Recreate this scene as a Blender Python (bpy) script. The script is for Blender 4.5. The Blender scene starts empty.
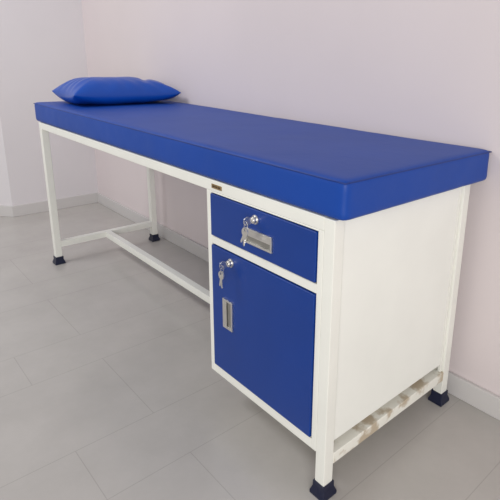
import bpy, bmesh, math, random
from mathutils import Vector, Matrix, noise
random.seed(3)
sc=bpy.context.scene
sc.view_settings.view_transform='Standard'
COL=bpy.context.collection
def lin(c):
    return tuple([((x/255)/12.92 if x/255<=0.04045 else (((x/255)+0.055)/1.055)**2.4) for x in c])+(1,)
# ---------- materials ----------
def mat(name,rgb,rough=0.5,metal=0,spec=0.5,var=0.0,vscale=5,bump=0,bscale=200,coat=0):
    m=bpy.data.materials.new(name);m.use_nodes=True
    nt=m.node_tree;b=nt.nodes['Principled BSDF']
    b.inputs['Base Color'].default_value=lin(rgb);b.inputs['Roughness'].default_value=rough
    b.inputs['Metallic'].default_value=metal;b.inputs['Specular IOR Level'].default_value=spec
    b.inputs['Coat Weight'].default_value=coat
    tc=nt.nodes.new('ShaderNodeTexCoord')
    if var:
        n=nt.nodes.new('ShaderNodeTexNoise');n.inputs['Scale'].default_value=vscale;n.inputs['Detail'].default_value=4
        nt.links.new(tc.outputs['Object'],n.inputs['Vector'])
        r=nt.nodes.new('ShaderNodeValToRGB');r.color_ramp.elements[0].position=.3;r.color_ramp.elements[1].position=.7
        c=lin(rgb)
        r.color_ramp.elements[0].color=tuple(x*(1-var) for x in c[:3])+(1,)
        r.color_ramp.elements[1].color=tuple(min(1,x*(1+var)) for x in c[:3])+(1,)
        nt.links.new(n.outputs['Fac'],r.inputs['Fac']);nt.links.new(r.outputs['Color'],b.inputs['Base Color'])
    if bump:
        n=nt.nodes.new('ShaderNodeTexNoise');n.inputs['Scale'].default_value=bscale;n.inputs['Detail'].default_value=3
        nt.links.new(tc.outputs['Object'],n.inputs['Vector'])
        bp=nt.nodes.new('ShaderNodeBump');bp.inputs['Strength'].default_value=bump;bp.inputs['Distance'].default_value=.004
        nt.links.new(n.outputs['Fac'],bp.inputs['Height']);nt.links.new(bp.outputs['Normal'],b.inputs['Normal'])
    return m
M_white=mat('white_enamel',(235,235,228),.42,var=.03,vscale=6,bump=.05,bscale=60)
M_panel=mat('white_panel',(240,241,235),.4,var=.03,vscale=4,bump=.08,bscale=8)
M_stain=mat('stained_enamel',(236,235,226),.5,bump=.15,bscale=40)
def stain():
    nt=M_stain.node_tree;b=nt.nodes['Principled BSDF'];tc=nt.nodes.new('ShaderNodeTexCoord')
    n=nt.nodes.new('ShaderNodeTexNoise');n.inputs['Scale'].default_value=9;n.inputs['Detail'].default_value=5;n.inputs['Roughness'].default_value=.6
    nt.links.new(tc.outputs['Object'],n.inputs['Vector'])
    r=nt.nodes.new('ShaderNodeValToRGB');e=r.color_ramp.elements
    e[0].position=.50;e[0].color=lin((236,235,226));e[1].position=.58;e[1].color=lin((190,176,154))
    nt.links.new(n.outputs['Fac'],r.inputs['Fac']);nt.links.new(r.outputs['Color'],b.inputs['Base Color'])
stain()
M_bluepaint=mat('blue_enamel',(2,53,134),.35,spec=.4,var=.05,vscale=6,bump=.04,bscale=90)
M_vinyl=mat('blue_vinyl',(4,64,155),.48,spec=.38,var=.06,vscale=3,bump=.12,bscale=35)
M_vinyl_seam=mat('blue_vinyl_seam',(2,46,124),.5,var=.05)
M_pillow=mat('blue_pillow_vinyl',(4,72,168),.33,spec=.45,var=.05,bump=.15,bscale=30)
M_steel=mat('brushed_steel',(226,224,220),.3,metal=1,var=.05,vscale=40)
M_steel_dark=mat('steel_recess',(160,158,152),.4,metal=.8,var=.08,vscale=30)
M_foot=mat('navy_plastic',(12,20,50),.4,var=.08)
M_plate=mat('brass_plate',(150,125,85),.4,metal=.4,var=.1,vscale=80)
M_plate_ink=mat('plate_ink',(60,45,30),.5,var=.05)
M_slot=mat('dark_slot',(20,20,22),.6,var=.05)
M_base=mat('baseboard_tile',(204,201,200),.3,var=.02,vscale=3)
def wallmat(name,rgb):
    return mat(name,rgb,.75,spec=.25,var=.025,vscale=1.6,bump=.12,bscale=25)
M_wall=wallmat('wall_paint',(218,208,209))
M_wall_l=wallmat('wall_paint_side',(218,214,217))
def floormat():
    m=bpy.data.materials.new('floor_tiles');m.use_nodes=True;nt=m.node_tree;N=nt.nodes;L=nt.links
    b=N['Principled BSDF'];tc=N.new('ShaderNodeTexCoord');sp=N.new('ShaderNodeSeparateXYZ');L.new(tc.outputs['Object'],sp.inputs[0])
    def M(op,a,bb=None,cc=None):
        n=N.new('ShaderNodeMath');n.operation=op
        for i,v in enumerate((a,bb,cc)):
            if v is None: continue
            if isinstance(v,(int,float)): n.inputs[i].default_value=v
            else: L.new(v,n.inputs[i])
        return n.outputs[0]
    def line(s,off,per,w):
        f=M('ABSOLUTE',M('SUBTRACT',M('FRACT',M('DIVIDE',M('SUBTRACT',s,off-per/2),per)),.5))
        return M('LESS_THAN',f,w/per)
    X,Y=sp.outputs[0],sp.outputs[1]
    P=.605
    gx=M('MAXIMUM',line(X,-.95,P,.0012),line(X,-.56,P,.0012))
    fr=M('FRACT',M('DIVIDE',M('ADD',X,.95),P))
    narrow=M('GREATER_THAN',fr,.39/P)
    gy1=M('MULTIPLY',line(Y,-.415,P*2,.0012),narrow)
    gy2=M('MULTIPLY',line(Y,-.18,P*2,.0012),M('SUBTRACT',1,narrow))
    g=M('MAXIMUM',gx,M('MAXIMUM',gy1,gy2))
    n=N.new('ShaderNodeTexNoise');n.inputs['Scale'].default_value=3.5;n.inputs['Detail'].default_value=7;n.inputs['Roughness'].default_value=.65
    L.new(tc.outputs['Object'],n.inputs['Vector'])
    r=N.new('ShaderNodeValToRGB');r.color_ramp.elements[0].position=.3;r.color_ramp.elements[1].position=.72
    r.color_ramp.elements[0].color=lin((177,173,169));r.color_ramp.elements[1].color=lin((189,185,181))
    L.new(n.outputs['Fac'],r.inputs['Fac'])
    mx=N.new('ShaderNodeMix');mx.data_type='RGBA'
    L.new(M('MULTIPLY',g,.27),mx.inputs[0]);L.new(r.outputs[0],mx.inputs[6]);mx.inputs[7].default_value=lin((115,111,106))
    L.new(mx.outputs[2],b.inputs['Base Color'])
    b.inputs['Roughness'].default_value=.22;b.inputs['Specular IOR Level'].default_value=.5
    return m
M_floor=floormat()
# ---------- mesh helpers ----------
def add_box(bm,a,b,mi=0):
    vs=[bm.verts.new((x,y,z)) for x in (a[0],b[0]) for y in (a[1],b[1]) for z in (a[2],b[2])]
    for f in ((0,1,3,2),(4,6,7,5),(0,4,5,1),(2,3,7,6),(0,2,6,4),(1,5,7,3)):
        fc=bm.faces.new([vs[i] for i in f]);fc.material_index=mi
def finish(bm,name,mats,parent=None,bev=0,seg=2,smooth=True,loc=None):
    bmesh.ops.recalc_face_normals(bm,faces=bm.faces)
    me=bpy.data.meshes.new(name);bm.to_mesh(me);bm.free()
    for m in (mats if isinstance(mats,(list,tuple)) else [mats]): me.materials.append(m)
    o=bpy.data.objects.new(name,me);COL.objects.link(o)
    if loc: o.location=loc
    if bev:
        md=o.modifiers.new('bevel','BEVEL');md.width=bev;md.segments=seg;md.limit_method='ANGLE'
    if smooth:
        for p in me.polygons: p.use_smooth=True
        if bev:
            wn=o.modifiers.new('wn','WEIGHTED_NORMAL');wn.keep_sharp=True
    if parent: o.parent=parent
    return o
def boxes(name,lst,m,parent=None,bev=.002,seg=2):
    bm=bmesh.new()
    for a,b in lst: add_box(bm,a,b)
    return finish(bm,name,m,parent,bev,seg,smooth=bev>0)
def cyl(bm,c,axis,r1,r2,h,n=24,mi=0):
    q=Vector((0,0,1)).rotation_difference(Vector(axis)).to_matrix().to_4x4()
    res=bmesh.ops.create_cone(bm,cap_ends=True,segments=n,radius1=r1,radius2=r2,depth=h,matrix=Matrix.Translation(c)@q)
    for v in res['verts']:
        for f in v.link_faces: f.material_index=mi
def struct(o): o['kind']='structure';return o
# ---------- dimensions ----------
L=1.951;W=.5416;H=.74;h=.016
# ---------- room ----------
WY=.612;WX=-2.95
struct(boxes('floor',[((-6,-3.2,-.05),(3.2,WY+.1,0))],M_floor,None,0))
struct(boxes('wall_back',[((WX-.1,WY,0),(3.2,WY+.1,2.8))],M_wall,None,0))
def prism(name,pts,z0,z1,m,bev=0):
    bm=bmesh.new();lo=[bm.verts.new((x,y,z0)) for x,y in pts];hi=[bm.verts.new((x,y,z1)) for x,y in pts]
    bm.faces.new(lo[::-1]);bm.faces.new(hi);n=len(pts)
    for i in range(n): bm.faces.new((lo[i],lo[(i+1)%n],hi[(i+1)%n],hi[i]))
    return finish(bm,name,m,None,bev,2,smooth=False)
struct(prism('wall_side',[(WX,WY),(WX,.04),(WX-.8,-.62),(WX-.9,-.55),(WX-.1,.1),(WX-.1,WY)],0,2.8,M_wall_l))
struct(boxes('baseboard_back',[((WX+.014,WY-.014,0),(3.2,WY,.075))],M_base,None,.003))
struct(prism('baseboard_side',[(WX,WY-.0),(WX,.04),(WX-.8,-.62),(WX-.791,-.631),(WX+.014,.034),(WX+.014,WY)],0,.075,M_base,.002))
# ---------- couch ----------
couch=bpy.data.objects.new('examination_couch',None);COL.objects.link(couch)
couch['label']='white steel-framed examination couch with blue drawer and cupboard door'
couch['category']='examination table'
t=.032
frame=boxes('frame',[
 ((-L-h+t,-h,H-t),(-h,h,H)),((-L-h+t,W-h,H-t),(-h,W+h,H)),
 ((-h,h,H-t),(-.003,W-h,H)),((-L-h,h,H-t),(-L+h,W-h,H)),
 ((-1.3,h,H-t),(-1.3+t,W-h,H)),((-.7,h,H-t),(-.7+t,W-h,H)),
 ((-L-h,-h,H-t),(-L-h+t,h,H-.0001)),((-L-h,W-h,H-t),(-L-h+t,W+h,H-.0001)),
],M_white,couch)
rail=boxes('lower_rail',[((-h,h,.09),(h,W-h,.122))],M_stain,couch)
rail['label']='white lower end rail with brownish stains on top'
boxes('stretcher',[((-L-h,h,.09),(-L+h,W-h,.122)),((-L+h,.25,.09),(-h,.282,.1218))],M_white,couch)
def leg(x,y):
    l=boxes('leg',[((x-h,y-h,.012),(x+h,y+h,H-.0005 if x>-1 else H-t))],M_white,couch)
    bm=bmesh.new()
    w1,w2=.025,.0195
    for (wa,za),(wb,zb) in (((w1,0),(w1,.009)),((w1,.009),(w2,.024)),((w2,.024),(w2,.04))):
        a=[bm.verts.new((x+sx*wa,y+sy*wa,za)) for sx,sy in((-1,-1),(1,-1),(1,1),(-1,1))]
        b=[bm.verts.new((x+sx*wb,y+sy*wb,zb)) for sx,sy in((-1,-1),(1,-1),(1,1),(-1,1))]
        for i in range(4): bm.faces.new((a[i],a[(i+1)%4],b[(i+1)%4],b[i]))
        if za==0: bm.faces.new(a[::-1])
        if zb==.04: bm.faces.new(b)
    bmesh.ops.remove_doubles(bm,verts=bm.verts,dist=1e-5)
    fc=finish(bm,'foot_cap',M_foot,l,.0015)
    fc['label']='dark navy plastic foot cap'
for x in(0,-L):
    for y in(0,W): leg(x,y)
x0,x1=-.482,-h
bm=bmesh.new()
add_box(bm,(x0,-h,.125),(-.462,h,H-t))
add_box(bm,(-.0333,-h,.125),(-h-.0003,h,H-t))
add_box(bm,(-.462,-h,.125),(-.0333,h,.153))
add_box(bm,(-.462,-h,.5515),(-.0333,h,.5755))
add_box(bm,(-.462,-h,.703),(-.0333,h,H-t))
add_box(bm,(x0,h,.135),(x0+.004,W-h,H-t))
add_box(bm,(x0,W-h,.135),(-h,W-h+.004,H-t))
add_box(bm,(x0+.004,h,.145),(-.002,W-h,.150))
cab=finish(bm,'cabinet_body',M_white,couch,.0015)
side=boxes('side_panel',[((-.002,h+.001,.15),(.008,W-h-.012,H-.001))],M_panel,couch,.002)
side['label']='glossy white sheet-metal end panel'
boxes('rear_post',[((-.002,W-h-.011,.122),(.009,W-h,H-.001))],M_white,couch,.0015)
def steel_plate(name,xc,zc,w,hh,parent,y=-.019):
    bm=bmesh.new();b=min(w,hh)*.14
    xs=[-w/2,-w/2+b,w/2-b,w/2];zs=[-hh/2,-hh/2+b,hh/2-b,hh/2]
    add_box(bm,(xs[0],-.005,zs[0]),(xs[1],0,zs[3]));add_box(bm,(xs[2],-.005,zs[0]),(xs[3],0,zs[3]))
    add_box(bm,(xs[1],-.005,zs[0]),(xs[2],0,zs[1]));add_box(bm,(xs[1],-.005,zs[2]),(xs[2],0,zs[3]))
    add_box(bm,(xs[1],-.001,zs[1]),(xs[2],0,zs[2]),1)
    if w>hh: add_box(bm,(xs[1],-.0045,zs[1]+(zs[2]-zs[1])*.5),(xs[2],-.003,zs[2]),0)
    else: add_box(bm,(xs[1],-.0045,zs[1]),(xs[1]+(xs[2]-xs[1])*.35,-.003,zs[2]),0)
    o=finish(bm,name,[M_steel,M_steel_dark],parent,.0008,2,loc=(xc,y,zc))
    o['label']='recessed stainless steel pull handle';return o
drawer=boxes('drawer',[((-.459,-.020,.578),(-.036,-.004,.701))],M_bluepaint,couch,.0025)
drawer['label']='blue painted drawer front'
steel_plate('handle',-.238,.626,.108,.042,drawer,-.020)
def lock(x,z,parent,y=-.020):
    bm=bmesh.new();cyl(bm,(0,-.002,0),(0,-1,0),.013,.012,.004,32);cyl(bm,(0,-.007,0),(0,-1,0),.0095,.009,.008,32)
    cyl(bm,(0,-.0115,0),(0,-1,0),.006,.006,.002,24)
    add_box(bm,(-.001,-.0135,-.004),(.001,-.0122,.004),1)
    o=finish(bm,'lock',[M_steel,M_slot],parent,.0006,2,loc=(x,y,z));o['label']='round chrome cam lock';return o
def keys(x,z,parent,y=-.020,angs=(8,-14)):
    bm=bmesh.new()
    def bow(mat4,r=.012):
        n=20;ring=[]
        for zz in(-.0009,.0009):
            for rr in (r,r*.35):
                ring.append([bm.verts.new(mat4@Vector((rr*math.cos(2*math.pi*i/n),rr*math.sin(2*math.pi*i/n)+(0 if rr==r else r*.45),zz))) for i in range(n)])
        o0,i0,o1,i1=ring
        for i in range(n):
            j=(i+1)%n
            bm.faces.new((o0[i],o0[j],i0[j],i0[i]));bm.faces.new((o1[i],i1[i],i1[j],o1[j]))
            bm.faces.new((o0[i],o1[i],o1[j],o0[j]));bm.faces.new((i0[i],i0[j],i1[j],i1[i]))
    def blade(mat4,r=.011,l=.026):
        prof=[(-.0035,-r*.8),(.0035,-r*.8),(.0035,-r-.004),(.002,-r-.007),(.0035,-r-.010),(.0018,-r-.013),(.0032,-r-.016),(.0018,-r-.019),(.003,-r-.022),(0,-r-l),(-.0035,-r-l+.004)]
        a=[bm.verts.new(mat4@Vector((px,py,-.0008))) for px,py in prof];b=[bm.verts.new(mat4@Vector((px,py,.0008))) for px,py in prof]
        bm.faces.new(a[::-1]);bm.faces.new(b)
        for i in range(len(prof)):
            j=(i+1)%len(prof);bm.faces.new((a[i],a[j],b[j],b[i]))
    T=Matrix.Translation((0,-.026,0))@Matrix(((0,0,1,0),(1,0,0,0),(0,1,0,0),(0,0,0,1)))@Matrix.Rotation(math.radians(90),4,'Z')
    bow(T);add_box(bm,(-.0008,-.016,-.0035),(.0008,-.0115,.0035))
    R=.011;n=28;k=6;rc=Vector((0,-.031,-.010));rows=[]
    for i in range(n):
        a=2*math.pi*i/n;row=[]
        for j in range(k):
            bb=2*math.pi*j/k
            rr=R+.0009*math.cos(bb)
            row.append(bm.verts.new(rc+Vector((rr*math.sin(a)*.45+.0009*math.sin(bb)*.9,rr*math.sin(a)*.15,rr*math.cos(a)))))
        rows.append(row)
    for i in range(n):
        for j in range(k):
            bm.faces.new((rows[i][j],rows[(i+1)%n][j],rows[(i+1)%n][(j+1)%k],rows[i][(j+1)%k]))
    for q,ang in enumerate(angs):
        T=Matrix.Translation((0.000,-.031-.003*q,-.0215))@Matrix.Rotation(math.radians(ang),4,'Y')@Matrix.Translation((0,0,-.006))@Matrix.Rotation(math.radians(90),4,'X')
        bow(T,.012);blade(T,.012)
    o=finish(bm,'keys',M_steel,parent,0,2,smooth=False,loc=(x,y,z));o['label']='small steel keys hanging in the lock';return o
lock(-.252,.676,drawer);keys(-.252,.676,drawer,angs=(28,6))
door=boxes('door',[((-.459,-.020,.156),(-.036,-.004,.5485))],M_bluepaint,couch,.0025)
door['label']='blue painted cupboard door'
steel_plate('handle',-.378,.357,.046,.092,door,-.020)
lock(-.362,.522,door);keys(-.362,.522,door,angs=(14,-6))
bm=bmesh.new();add_box(bm,(-.024,-.0012,-.006),(.024,0,.006))
for i,(a,b_) in enumerate(((-.019,-.008),(-.005,.004),(.007,.018))): add_box(bm,(a,-.0016,-.0022),(b_,-.0011,.0022),1)
np_=finish(bm,'nameplate',[M_plate,M_plate_ink],couch,0,2,False,loc=(-.43,-.0162,.7235))
np_['label']='tiny brass-coloured maker plate'
# ---------- mattress ----------
mx0,mx1,my0,my1,mz0,mz1=-L-.056,.043,-.019,.609,.7405,.832
def mattress():
    bm=bmesh.new();nx,ny,nz=90,28,6
    idx={}
    def V(i,j,k):
        key=(i,j,k)
        if key not in idx:
            idx[key]=bm.verts.new((mx0+(mx1-mx0)*i/nx,my0+(my1-my0)*j/ny,mz0+(mz1-mz0)*k/nz))
        return idx[key]
    for i in range(nx):
        for j in range(ny):
            bm.faces.new((V(i,j,0),V(i,j+1,0),V(i+1,j+1,0),V(i+1,j,0)));bm.faces.new((V(i,j,nz),V(i+1,j,nz),V(i+1,j+1,nz),V(i,j+1,nz)))
    for i in range(nx):
        for k in range(nz):
            bm.faces.new((V(i,0,k),V(i+1,0,k),V(i+1,0,k+1),V(i,0,k+1)));bm.faces.new((V(i,ny,k),V(i,ny,k+1),V(i+1,ny,k+1),V(i+1,ny,k)))
    for j in range(ny):
        for k in range(nz):
            bm.faces.new((V(0,j,k),V(0,j,k+1),V(0,j+1,k+1),V(0,j+1,k)));bm.faces.new((V(nx,j,k),V(nx,j+1,k),V(nx,j+1,k+1),V(nx,j,k+1)))
    r=.007
    for v in bm.verts:
        p=v.co
        c=Vector((min(max(p.x,mx0+r),mx1-r),min(max(p.y,my0+r),my1-r),min(max(p.z,mz0+r),mz1-r)))
        d=p-c
        if d.length>1e-9 and sum(abs(q)>1e-6 for q in d)>=2: v.co=c+d.normalized()*r*1.15
        p=v.co
        n1=noise.noise(Vector((p.x*2.2,p.y*2.2,p.z*3)));n2=noise.noise(Vector((p.x*9,p.y*9,p.z*12+4)))
        if p.z>mz1-.012: v.co.z+=n1*.003+n2*.0008
        if p.y<my0+.012 : v.co.y+=n2*.0012+noise.noise(Vector((p.x*22,0,p.z*25)))*.0010
        if p.x>mx1-.012 : v.co.x+=noise.noise(Vector((p.y*16,3,p.z*20)))*.0022
    o=finish(bm,'mattress',[M_vinyl],None,0)
    s=o.modifiers.new('sub','SUBSURF');s.levels=1;s.render_levels=1
    o['label']='flat blue vinyl mattress lying on the white couch frame';o['category']='mattress'
    return o
mattress_o=mattress()
def tube(name,pts,r,m,parent,cyc=False):
    cu=bpy.data.curves.new(name,'CURVE');cu.dimensions='3D';cu.bevel_depth=r;cu.bevel_resolution=2
    s=cu.splines.new('POLY');s.points.add(len(pts)-1)
    for a,b in zip(s.points,pts): a.co=(*b,1)
    s.use_cyclic_u=cyc
    tmp=bpy.data.objects.new(name,cu);COL.objects.link(tmp)
    dg=bpy.context.evaluated_depsgraph_get();me=bpy.data.meshes.new_from_object(tmp.evaluated_get(dg))
    bpy.data.objects.remove(tmp);me.materials.clear();me.materials.append(m)
    o=bpy.data.objects.new(name,me);COL.objects.link(o)
    if parent:o.parent=parent
    for p in me.polygons:p.use_smooth=True
    return o
e=.0018
zz=mz1-.006
ring=[(mx0+e,my0+e,zz),(mx1-e,my0+e,zz),(mx1-e,my1-e,zz),(mx0+e,my1-e,zz)]
pts=[]
for i in range(4):
    a=Vector(ring[i]);b=Vector(ring[(i+1)%4])
    for k in range(40): pts.append(tuple(a.lerp(b,k/40)))
tube('piping',pts,.0018,M_vinyl_seam,mattress_o,True)
# ---------- pillow ----------
def pillow():
    bm=bmesh.new();n=60;a,b,T=.165,.262,.064
    top={};bot={}
    lift=.060
    for s,dct in((1,top),(-1,bot)):
        for i in range(n+1):
            for j in range(n+1):
                u=math.sin((-1+2*i/n)*math.pi/2);v=math.sin((-1+2*j/n)*math.pi/2)
                X=a*u*(1-.06*(1-abs(v)**1.5));Y=b*v*(1-.04*(1-abs(u)**1.5))
                f=max(0,(1-abs(u)**3))**.5*max(0,(1-abs(v)**4))**.5
                ang=math.atan2(v,u);rad=max(abs(u),abs(v))
                wr=.0042*math.sin(ang*17+3*noise.noise(Vector((u*2,v*2,s))))*max(0,(rad-.5)/.5)*(1-rad**8)
                cr=-.010*math.exp(-((v-.55+.25*u)/.07)**2)*max(0,1-abs(u)**2)*(1 if s>0 else 0)
                nn=noise.noise(Vector((u*1.7,v*2.3,s*3)))*.007*f
                Z=s*T*f*(1+.08*(-v))+wr*(1 if s>0 else .3)+nn+cr
                zb=lift+Z-.020*(rad**4)+.012*abs(u*v)**3
                if s<0: zb=max(zb,.001)
                dct[i,j]=bm.verts.new((X,Y,zb))
    for dct in(top,bot):
        for i in range(n):
            for j in range(n): bm.faces.new((dct[i,j],dct[i+1,j],dct[i+1,j+1],dct[i,j+1]))
    bmesh.ops.remove_doubles(bm,verts=bm.verts,dist=.0006)
    o=finish(bm,'pillow',[M_pillow],None,0)
    o.modifiers.new('sub','SUBSURF').levels=1
    o['label']='puffy blue vinyl pillow with pinched ends on the mattress';o['category']='pillow'
    return o
pil=pillow();pil.location=(-1.80,.318,mz1+.002);pil.rotation_euler=(0,0,math.radians(-2))
# ---------- camera ----------
cy,cp,cr=.8047,-.2715,.02652
fwd=Vector((-math.sin(cy)*math.cos(cp),math.cos(cy)*math.cos(cp),math.sin(cp)))
r=fwd.cross(Vector((0,0,1))).normalized();u=r.cross(fwd)
r2=math.cos(cr)*r+math.sin(cr)*u;u2=-math.sin(cr)*r+math.cos(cr)*u
cd=bpy.data.cameras.new('camera');co=bpy.data.objects.new('camera',cd);COL.objects.link(co)
R=Matrix((r2,u2,-fwd)).transposed().to_4x4();R.translation=Vector((.7005,-.7649,1.071));co.matrix_world=R
cd.sensor_width=36;cd.lens=36*500.6/500;cd.shift_x=-(305.2-250)/500;cd.shift_y=(197.9-250)/500;cd.clip_start=.05
sc.camera=co
# ---------- light ----------
w=bpy.data.worlds.new('world');sc.world=w;w.use_nodes=True
w.node_tree.nodes['Background'].inputs[0].default_value=(1,.985,.965,1);w.node_tree.nodes['Background'].inputs[1].default_value=.52
def area(name,loc,target,size,sy,power,col):
    l=bpy.data.lights.new(name,'AREA');l.shape='RECTANGLE';l.size=size;l.size_y=sy;l.energy=power;l.color=col
    o=bpy.data.objects.new(name,l);COL.objects.link(o);o.location=loc
    o.rotation_euler=(Vector(target)-Vector(loc)).to_track_quat('-Z','Y').to_euler();return o
area('window_light',(2.4,-2.3,1.35),(-.9,.3,.6),2.0,1.6,74,(1,.98,.95))
area('ceiling_light',(-2.0,-1.4,2.6),(-2.0,-.6,0),1.2,.6,30,(.98,.98,1))
